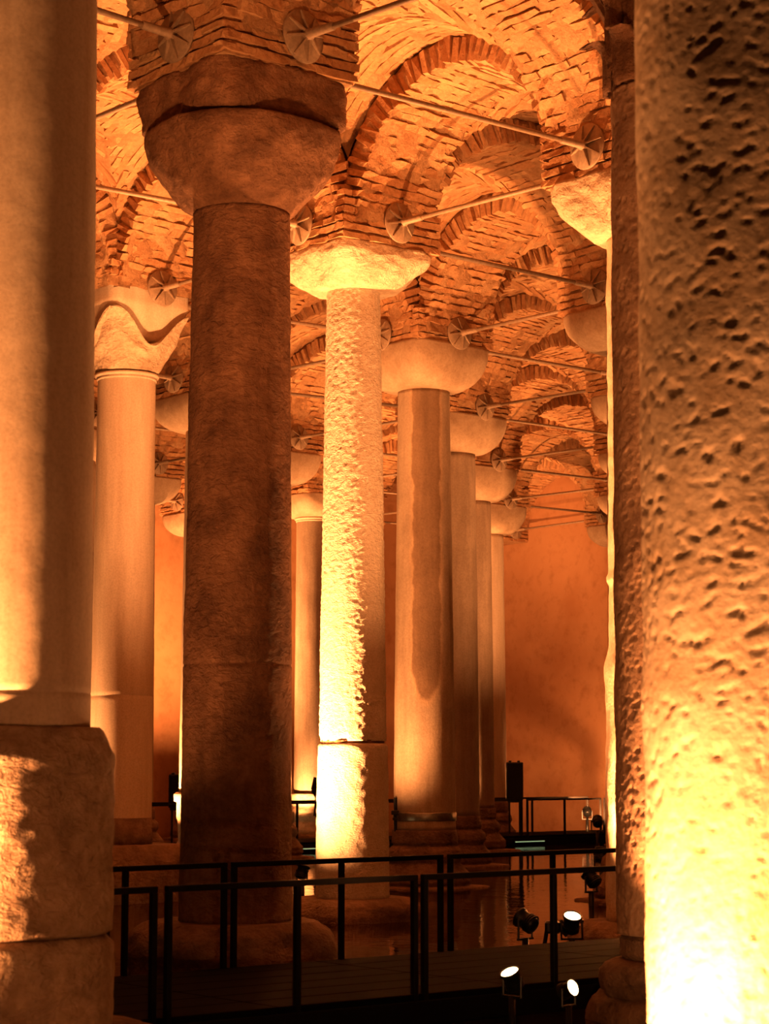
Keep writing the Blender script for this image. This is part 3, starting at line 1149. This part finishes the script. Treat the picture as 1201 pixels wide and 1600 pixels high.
column((4, 5), 'column hidden behind the thick dark one, only its grey capital showing', EYE - 1.0, EYE + 6.05, .46, .42, M['grey'], None, 56, .12,
       cap=std_cap((4, 5), EYE + 6.05, .46, 'capital_smooth', .84), base=lambda r: attic_base(r, EYE - 1.0, .48, -.3, M['base'], 3), group=ROW)
column((5, 6), 'ringed column with a lamp-lit foot between the thick and hammered columns', EYE - .7, EYE + 6.15, .47, .43, M['grey'], None, 56, .12,
       cap=std_cap((5, 6), EYE + 6.15), base=lambda r: attic_base(r, EYE - .7, .50, -.3, M['capital'], 6), group=ROW,
       extra=lambda r: ring_mold(r, EYE + 6.15, .43, M['smooth']))

# all other columns of the hall are copies of one plain column
DONE = set()
for o in bpy.data.objects:
    if o.get('category') == 'column':
        for k, p in NODES.items():
            if abs(o.location.x - p.x) < .01 and abs(o.location.y - p.y) < .01: DONE.add(k)
proto = None
for k in NODES:
    if k in DONE or k == (7, 7): continue      # the last springing block of the middle row is built into the wall
    lab = 'plain marble column behind the others, %s' % nname(k)
    if proto is None:
        proto = column(k, lab, EYE - 1.0, EYE + 6.12, .48, .43, M['grey'], None, 40, .2, cap=std_cap((1, 2), EYE + 6.12),
                       base=lambda r: attic_base(r, EYE - 1.0, .49, -.3, M['base'], 2), group=ROW)
    else:
        c = proto.copy(); COL.objects.link(c)
        c.location = (NODES[k].x, NODES[k].y, 0)
        c['label'] = lab
        for ch in proto.children:
            d = ch.copy(); COL.objects.link(d); d.parent = c

# ------------------------------------------------------------------ walkways and railings
DECK = EYE - 1.72 + 0.0
RAILH = 0.89
def walkway(name, mid_pt, t0, t1, half, label, near_label, far_label, near_cuts, far_cuts, plank=True):
    root = empty(name, (mid_pt.x, mid_pt.y, 0), GRID_ROT, label, 'walkway', None, 'structure')
    n = 6
    L = t1 - t0
    w = 2 * half / n
    nsec = max(1, int(L / 2.2))
    pm = MB().box((0, 0, 0), (L / nsec - .012, w - .014, .05), None, .006)
    me = mesh_from('deck_board', pm.v, pm.f); me.materials.append(M['deck'])
    for i in range(n):
        for s in range(nsec):
            o = bpy.data.objects.new('deck_board', me); COL.objects.link(o); o.parent = root
            o.location = (t0 + L * (s + .5) / nsec, -half + w * (i + .5), DECK - .025)
    for sy in (-1, 1):
        MB().box(((t0 + t1) / 2, sy * (half - .03), DECK - .14), (L, .06, .18), None, .008).build('edge_beam', M['rail'], root)
    x = t0 + .6
    while x < t1:
        mb = MB()
        for sy in (-1, 1): mb.box((x, sy * (half - .35), (DECK - .23 - .6) / 2), (.10, .10, DECK - .23 + .6), None, .01)
        mb.box((x, 0, DECK - .19), (.10, 2 * half - .12, .09), None, .01)
        mb.build('trestle', M['rail'], root)
        x += 2.2
    for sy, cuts, lab in ((-1, near_cuts, near_label), (1, far_cuts, far_label)):
        for i, (a, b) in enumerate(cuts):
            y = sy * (half - .03)
            r = empty('railing', root.matrix_basis @ Vector((0, 0, 0)) if False else (mid_pt.x, mid_pt.y, 0), GRID_ROT, lab[i], 'railing', 'black steel railing panels')
            MB().box(((a + b) / 2, y, DECK + RAILH - .022), (b - a, .05, .044), None, .004).build('top_rail', M['rail'], r)
            posts = [a + .022, b - .022]
            if b - a > 1.3: posts.insert(1, (a + b) / 2)
            for q in posts:
                MB().box((q, y, (DECK - .18 + DECK + RAILH - .044) / 2), (.044, .05, RAILH + .136), None, .004).build('post', M['rail'], r)
    return root

# position along the walkway (metres) of a picture column on a line offset sideways
def along(px, mid_pt, off):
    dx = (px - CX) / F
    A = DIR_A; B = mid_pt + DIR_B * off
    # B.x + t A.x = dx * cosP * (B.y + t A.y)   (eye level)
    c = dx * math.cos(PITCH)
    return (c * B.y - B.x) / (A.x - c * A.y)

W1_HALF = 1.30
w1_mid = Vector((0.213, 15.81, 0)) + DIR_B * (W1_HALF - .03)
na = lambda px: along(px, w1_mid, -(W1_HALF - .03))
fa = lambda px: along(px, w1_mid, (W1_HALF - .03))
walkway('walkway', w1_mid, -3.6, 8.0, W1_HALF, 'dark boarded walkway crossing just above the water in front',
        ['near short railing panel against the left foreground block', 'near railing panel across the foot of the thick dark column',
         'near railing panel at the right, behind the two small lit lamps', 'near railing panel hidden by the right-hand columns'],
        ['far railing panel at the left, below the ringed column', 'far railing panel in front of the hammered column foot',
         'far railing panel at the right, before the open water', 'far railing panel hidden behind the pitted columns'],
        [(na(165), na(247)), (na(262), na(650)), (na(659), na(1045)), (na(1060), na(1400))],
        [(fa(30), fa(355)), (fa(364), fa(690)), (fa(700), fa(1010)), (fa(1022), fa(1300))])

w2_mid = (NODES[(5, 5)] + NODES[(5, 6)]) / 2 + Vector((0.2, .2, 0))
W2_HALF = 1.0
fb = lambda px: along(px, w2_mid, (W2_HALF - .03))
nb_ = lambda px: along(px, w2_mid, -(W2_HALF - .03))
walkway('walkway', w2_mid, -14, 7.5, W2_HALF, 'distant dark walkway in front of the end wall',
        ['distant railing panel behind the ringed left column', 'distant railing panel behind the thick column', 'distant railing panel beside the standing person',
         'distant railing panel behind the speaker', 'distant railing panel before the orange wall', 'distant railing panel beside the glowing strip column'],
        ['rear distant railing panel by the left speaker', 'rear distant railing panel behind the thick column', 'rear distant railing panel behind the person',
         'rear distant railing panel behind the strapped column', 'rear distant railing panel against the orange wall'],
        [(-13.9, -9.2), (-9.1, -4.6), (-4.5, -.1), (nb_(680), nb_(815)), (nb_(822), nb_(938)), (nb_(942), nb_(1010))],
        [(-13.9, -9.2), (-9.1, -4.6), (-4.5, -.1), (.2, 3.2), (3.3, 7.4)])

# green-white light strip under the distant walkway
def led_strip(px0, px1, label):
    t0, t1 = along(px0, w2_mid, -W2_HALF), along(px1, w2_mid, -W2_HALF)
    c = w2_mid - DIR_B * (W2_HALF + .03) + DIR_A * ((t0 + t1) / 2)
    r = empty('light_strip', (c.x, c.y, .06), GRID_ROT, label, 'light strip', 'green-white strips under the distant walkway')
    MB().box((0, 0, .03), (t1 - t0, .06, .04), None, .005).build('housing', M['black'], r)
    MB().box((0, -.033, .025), (t1 - t0 - .06, .012, .018), None, .003).build('glowing_strip', M['led'], r)
led_strip(800, 848, 'greenish light strip at the water below the distant speaker')
led_strip(452, 500, 'greenish glowing strip standing in for a water reflection beside the hammered column')  # no lamp here: glowing strip imitates a lit column foot reflected in the water

# ------------------------------------------------------------------ floodlights
def floodlight(label, pos, target, energy=0.0, post=None, size=1.0, lens='lens_on', cone=95, blend=0.7, clutter=False, group='black floodlights at the column feet'):
    pos = Vector(pos); target = Vector(target)
    root = empty('floodlight', (pos.x, pos.y, 0 if post is None else post), 0, label, 'floodlight', group)
    base_z = root.location.z
    h = pos.z - base_z
    d = (target - pos).normalized()
    s = size
    up = Vector((0, 0, h))
    side = d.cross(UP).normalized() if abs(d.z) < .98 else Vector((1, 0, 0))
    # head: drum housing with a front rim, cooling ribs behind
    head = MB().lathe([(.05 * s, -.13 * s), (.075 * s, -.12 * s), (.085 * s, -.05 * s), (.085 * s, .045 * s), (.10 * s, .05 * s), (.104 * s, .075 * s), (.092 * s, .08 * s), (.088 * s, .062 * s)], 24, d, up)
    hd = head.build('housing', M['black'], root, True)
    fins = MB()
    for q in (-.10, -.075, -.05):
        fins.lathe([(.088 * s, q * s), (.098 * s, q * s), (.098 * s, (q + .010) * s), (.088 * s, (q + .010) * s)], 20, d, up)
    fins.build('cooling_ring', M['black'], hd)
    MB().lathe([(.087 * s, .060 * s), (.087 * s, .067 * s), (.04 * s, .073 * s)], 24, d, up).build('lens', M[lens], hd, True)
    yk = MB()
    for q in (-1, 1):
        p = up + side * (q * .115 * s)
        yk.box(p - UP * (.08 * s), (.02 * s, .035 * s, .20 * s), None, .003)
        yk.tube(p - side * (.02 * q * s), p + side * (.012 * q * s), .02 * s, n=8)
    yk.box(up - UP * (.18 * s), (.25 * s, .035 * s, .02 * s), Matrix((side, UP.cross(side), UP)).transposed(), .003)
    yk.build('yoke', M['black'], root)
    MB().tube((0, 0, -.35 if post is None else 0), up - UP * (.17 * s), .035 * s, n=10).build('post', M['black'], root, True)
    if clutter:
        mb = MB()
        pts = [Vector((-.05, 0, h - .15)), Vector((-.18, .04, h - .02)), Vector((-.26, .05, h - .10)), Vector((-.30, .02, h - .32)), Vector((-.28, 0, -.1))]
        for p, q in zip(pts[:-1], pts[1:]): mb.tube(p, q, .022, n=8)
        mb.box((-.2, .03, h - .06), (.16, .12, .13), None, .02)
        mb.build('cable_box', M['black'], root)
    if energy > 0:
        ld = bpy.data.lights.new('lamp_light', 'SPOT')
        ld.energy = energy * LAMP_GAIN
        ld.color = LAMP
        ld.spot_size = math.radians(cone)
        ld.spot_blend = blend
        ld.shadow_soft_size = 0.07 * s
        lo = bpy.data.objects.new('lamp_light', ld); COL.objects.link(lo)
        lo.parent = root
        lo.location = up + d * (.10 * s)
        lo.rotation_mode = 'QUATERNION'
        lo.rotation_quaternion = d.to_track_quat('-Z', 'Y')
    return root

def node_lamp(k, off, aim, e, label, cone=95, z=.35, **kw):
    P = NODES[k]
    return floodlight(label, (P.x + off[0], P.y + off[1], z), (P.x + aim[0], P.y + aim[1], aim[2]), e, None, 1.0, cone=cone, **kw)

# seen in the picture
floodlight('lit floodlight on the ledge at the foot of the glowing strip column', (xat(890, 22.0), 22.0, zat(1440, 22.0)), (2.2, 20.9, 2.3), 2600, clutter=True, cone=125)
floodlight('dark round floodlight head just left of the lit one on the ledge', (xat(818, 20.6), 20.6, zat(1438, 20.6)), (xat(818, 20.6) - 2, 22.2, 1.6), 0, lens='lens_dim', group='unlit floodlights')
floodlight('floodlight on a post standing in the open water at the right', (xat(921, 29.0), 29.0, zat(1371, 29.0)), (1.6, 30.2, 2.2), 0, lens='lens_dim', group='unlit floodlights', size=1.1)
floodlight('floodlight leaning beside the foot of the glowing strip column', (xat(938, 34), 34, zat(1334, 34)), (4.4, 35.2, 5), 2000, group='small floodlights', size=1.2)
floodlight('small floodlight on a post before the orange wall', (xat(916, 54), 54, zat(1268, 54)), (xat(900, 60), 63, 6), 2000, post=.0, group='small floodlights', size=1.1, lens='lens_dim')
floodlight('small dark floodlight low beside the distant railing', (xat(932, 52), 52, zat(1283, 52)), (xat(935, 56), 60, 4), 1000, group='small floodlights', size=1.3, lens='lens_dim')
floodlight('small lit floodlight on an arm at the near edge of the walkway', (xat(797, 15.45), 15.45, zat(1528, 15.45)), (xat(790, 15.4) - .6, 14.8, 2.0), 500, group='small floodlights', size=.75)
floodlight('small lit floodlight on a thin post in front of the dark pitted column', (xat(884, 14.6), 14.6, zat(1546, 14.6)), (1.75, 14.15, zat(1546, 14.6) + .25), 120, cone=100, group='small floodlights', size=.62)
# standing behind or outside the picture's columns
node_lamp((0, -1), (-1.02, -.98), (.0, -.1, 1.0), 2300, 'floodlight in the water at the foot of the right foreground column', z=.25, cone=118, blend=.9)
node_lamp((0, -1), (1.0, -1.7), (.1, 0, 4.6), 380, 'added weak fill floodlight at the right of the right foreground column', cone=80, blend=1.0)  # unseen fill lamp, added to soften the dark right side of this column
node_lamp((0, 0), (-1.22, -1.5), (-.1, 0, 4.0), 4600, 'floodlight in the water left of the left foreground column', cone=118, blend=1.0)
node_lamp((1, 1), (-1.9, -1.5), (-1.0, .6, 9.0), 350, 'floodlight in the water left of the thick dark column')
floodlight('added fill floodlight in the water ahead of the camera, out of view', (.3, 5.0, .4), (-.9, 19.7, 2.6), 330, cone=84, blend=1.0)  # unseen lamp added as dim frontal fill on the thick dark column
node_lamp((1, 0), (-.1, -1.15), (-.2, 0, 3.6), 1200, 'floodlight in the water in front of the leaf-capital column', cone=78)
node_lamp((2, 2), (-1.95, -1.2), (.9, -.9, 8.0), 14500, 'floodlight in the water left of the hammered column', cone=132, blend=1.0)
node_lamp((2, 1), (-.3, -1.05), (-.95, 1.0, 9.0), 5600, 'floodlight in the water behind the glowing right column')
node_lamp((2, 3), (-1.9, -.45), (.2, 0, 6.5), 1900, 'floodlight in the water left of the ringed column')
node_lamp((3, 3), (-1.9, -1.9), (.1, 0, 7.0), 2000, 'floodlight in the water left of the strapped veined column')
node_lamp((3, 4), (-1.3, -.4), (.0, 0, 5.5), 3500, 'floodlight in the water beside the sliver-lit column')
node_lamp((5, 5), (-.95, -.9), (.2, 0, 7.0), 2500, 'floodlight in the water left of the fifth middle column')
node_lamp((5, 6), (-.55, -1.2), (.05, 0, 4.0), 1600, 'floodlight at the foot of the lamp-lit left column')
node_lamp((4, 5), (1.4, -.4), (-.5, 0, 9.0), 2500, 'floodlight in the water beside the fourth left column')
node_lamp((6, 6), (-1.2, -.5), (.3, .2, 8.0), 3800, 'floodlight in the water beside the sixth middle column')
node_lamp((6, 5), (-.4, -1.4), (-.6, 1, 9.0), 4600, 'floodlight in the water beside the sixth right column')
node_lamp((4, 3), (.4, -1.4), (-1.5, .6, 9.0), 3400, 'floodlight in the water beside the fourth right column')
node_lamp((5, 4), (.4, -1.4), (-1.5, .6, 9.0), 6500, 'floodlight in the water beside the fifth right column')
node_lamp((3, 2), (.5, -1.4), (-1.5, .6, 9.0), 2000, 'floodlight in the water beside the third right column')
node_lamp((4, 6), (-.6, 1.6), (.8, 4.0, 5.0), 17000, 'floodlight in the water before the yellow side wall')
node_lamp((1, 2), (.9, .9), (.8, 1.4, 9.0), 3500, 'floodlight in the water beside the hidden left column', cone=70)
node_lamp((3, 5), (.9, -.9), (.5, .5, 9.0), 3000, 'floodlight in the water beside the outer left column')

# ------------------------------------------------------------------ loudspeakers and the standing person
def speaker(px, d, y0, y1, w, label):
    c = w2_mid + DIR_A * along(px, w2_mid, 0)
    x, d = c.x, c.y
    z0, z1 = zat(y1, d), zat(y0, d)
    r = empty('loudspeaker', (x, d, DECK), 0, label, 'loudspeaker', 'black loudspeakers on stands')
    hh = z1 - z0
    zc = (z0 + z1) / 2 - DECK
    cab = MB().box((0, 0, zc), (w, .36, hh), None, .02).build('cabinet', M['black'], r)
    MB().box((0, -.185, zc), (w - .05, .015, hh - .06), None, .005).build('grille', M['cloth'], cab)
    mb = MB()
    for q in (-1, 1): mb.box((q * w * .25, 0, zc + hh / 2 + .02), (.07, .20, .04), None, .008)
    mb.build('handle', M['black'], cab)
    zb = z0 - DECK
    MB().box((0, 0, zb - .03), (w * .8, .3, .06), None, .01).build('cradle', M['black'], r)
    for q in (-1, 1):
        MB().box((q * w * .3, 0, (zb - .06) / 2), (.045, .06, zb - .06), None, .005).build('leg', M['black'], r)
speaker(803, 51.6, 1191, 1250, .43, 'black loudspeaker on a stand before the orange end wall')
speaker(277, 46.6, 1210, 1262, .34, 'black loudspeaker on a stand left of the thick dark column')

def person(px, d, label):
    x = xat(px, d)
    H = 1.72
    r = empty('person', (x, d, DECK), 0.5, label, 'person')
    def skin(name, pts, edges, radii, mat, lv=2):
        me = bpy.data.meshes.new(name)
        me.from_pydata(pts, edges, [])
        o = obj(name, me, None, r)
        m = o.modifiers.new('skin', 'SKIN'); m.use_smooth_shade = True
        for i, q in enumerate(radii):
            me.skin_vertices[0].data[i].radius = q if isinstance(q, tuple) else (q, q)
        me.skin_vertices[0].data[0].use_root = True
        s = o.modifiers.new('sub', 'SUBSURF'); s.levels = lv; s.render_levels = lv
        me.materials.append(mat)
        return o
    pts = [(0, 0, .92), (0, .01, 1.12), (0, .0, 1.32), (0, .01, 1.44), (0, -.01, 1.52), (0, -.02, 1.62), (0, -.02, 1.70),
           (.10, 0, .86), (.11, -.02, .48), (.11, .02, .08), (.11, -.12, .04),
           (-.10, 0, .86), (-.11, .03, .48), (-.11, .05, .08), (-.11, -.09, .04),
           (.19, .01, 1.40), (.25, .02, 1.14), (.22, -.10, .94), (-.19, .01, 1.40), (-.25, .02, 1.14), (-.20, -.12, .95)]
    ed = [(0, 1), (1, 2), (2, 3), (3, 4), (4, 5), (5, 6), (0, 7), (7, 8), (8, 9), (9, 10), (0, 11), (11, 12), (12, 13), (13, 14),
          (3, 15), (15, 16), (16, 17), (3, 18), (18, 19), (19, 20)]
    rad = [(.16, .12), (.15, .11), (.17, .12), (.10, .08), .055, (.075, .09), (.06, .075),
           .09, .065, .045, .04, .09, .065, .045, .04, .065, .05, .035, .065, .05, .035]
    skin('body', pts, ed, rad, M['skin'])
    # long dark coat, following the body, flaring a little to the hem
    vs, fs = [], []
    levels = [(.55, .27, .20), (.75, .25, .19), (.95, .23, .18), (1.12, .215, .165), (1.28, .235, .17), (1.38, .235, .155), (1.44, .17, .12), (1.49, .09, .08)]
    n = 24
    for z, a, b in levels:
        for i in range(n):
            t = 2 * math.pi * i / n
            vs.append((a * math.cos(t), b * math.sin(t) + .005 * math.sin(5 * t), z))
    for k in range(len(levels) - 1):
        for i in range(n):
            j = (i + 1) % n
            fs.append((k * n + i, k * n + j, k * n + n + j, k * n + n + i))
    obj('coat', mesh_from('coat', vs, fs, True), M['cloth'], r)
    for s in (-1, 1):
        mb = MB()
        mb.tube((s * .19, .01, 1.42), (s * .27, .02, 1.14), .085, .07, 14)
        mb.tube((s * .27, .02, 1.15), (s * .22, -.11, .96), .068, .055, 14)
        mb.build('sleeve', M['cloth'], r, True)
        hb = MB()
        for f in range(4):
            hb.tube((s * (.19 + .018 * f), -.115, .93), (s * (.185 + .016 * f), -.15, .86 - .006 * (f in (1, 2))), .010, .008, 7)
        hb.tube((s * .18, -.11, .94), (s * .165, -.14, .90), .011, .009, 7)
        hb.box((s * .215, -.11, .93), (.08, .035, .07), None, .012)
        hb.build('hand', M['skin'], r, True)
        MB().tube((s * .11, .03, .06), (s * .11, .03, .60), .07, .10, 14).build('trouser_leg', M['cloth'], r, True)
        MB().box((s * .11, -.03, .045), (.10, .27, .09), None, .03).build('shoe', M['black'], r)
    hm = MB()
    hm.lathe([(.02, -.02), (.085, .0), (.10, .06), (.095, .12), (.06, .165), (.01, .18)], 18, None, (0, .015, 1.575))
    hm.build('hair', M['hair'], r, True)
    fm = MB()
    fm.lathe([(.045, -.11), (.06, -.08), (.078, -.02), (.082, .05), (.06, .11), (.02, .13)], 18, None, (0, -.035, 1.61))
    fm.add([(-.012, -.115, 1.60), (.012, -.115, 1.60), (0, -.14, 1.595), (0, -.112, 1.64)], [(0, 1, 2), (1, 3, 2), (3, 0, 2)])
    fm.build('face', M['skin'], r, True)
person(507, 47.9, 'person in a long dark coat beside the hammered column')
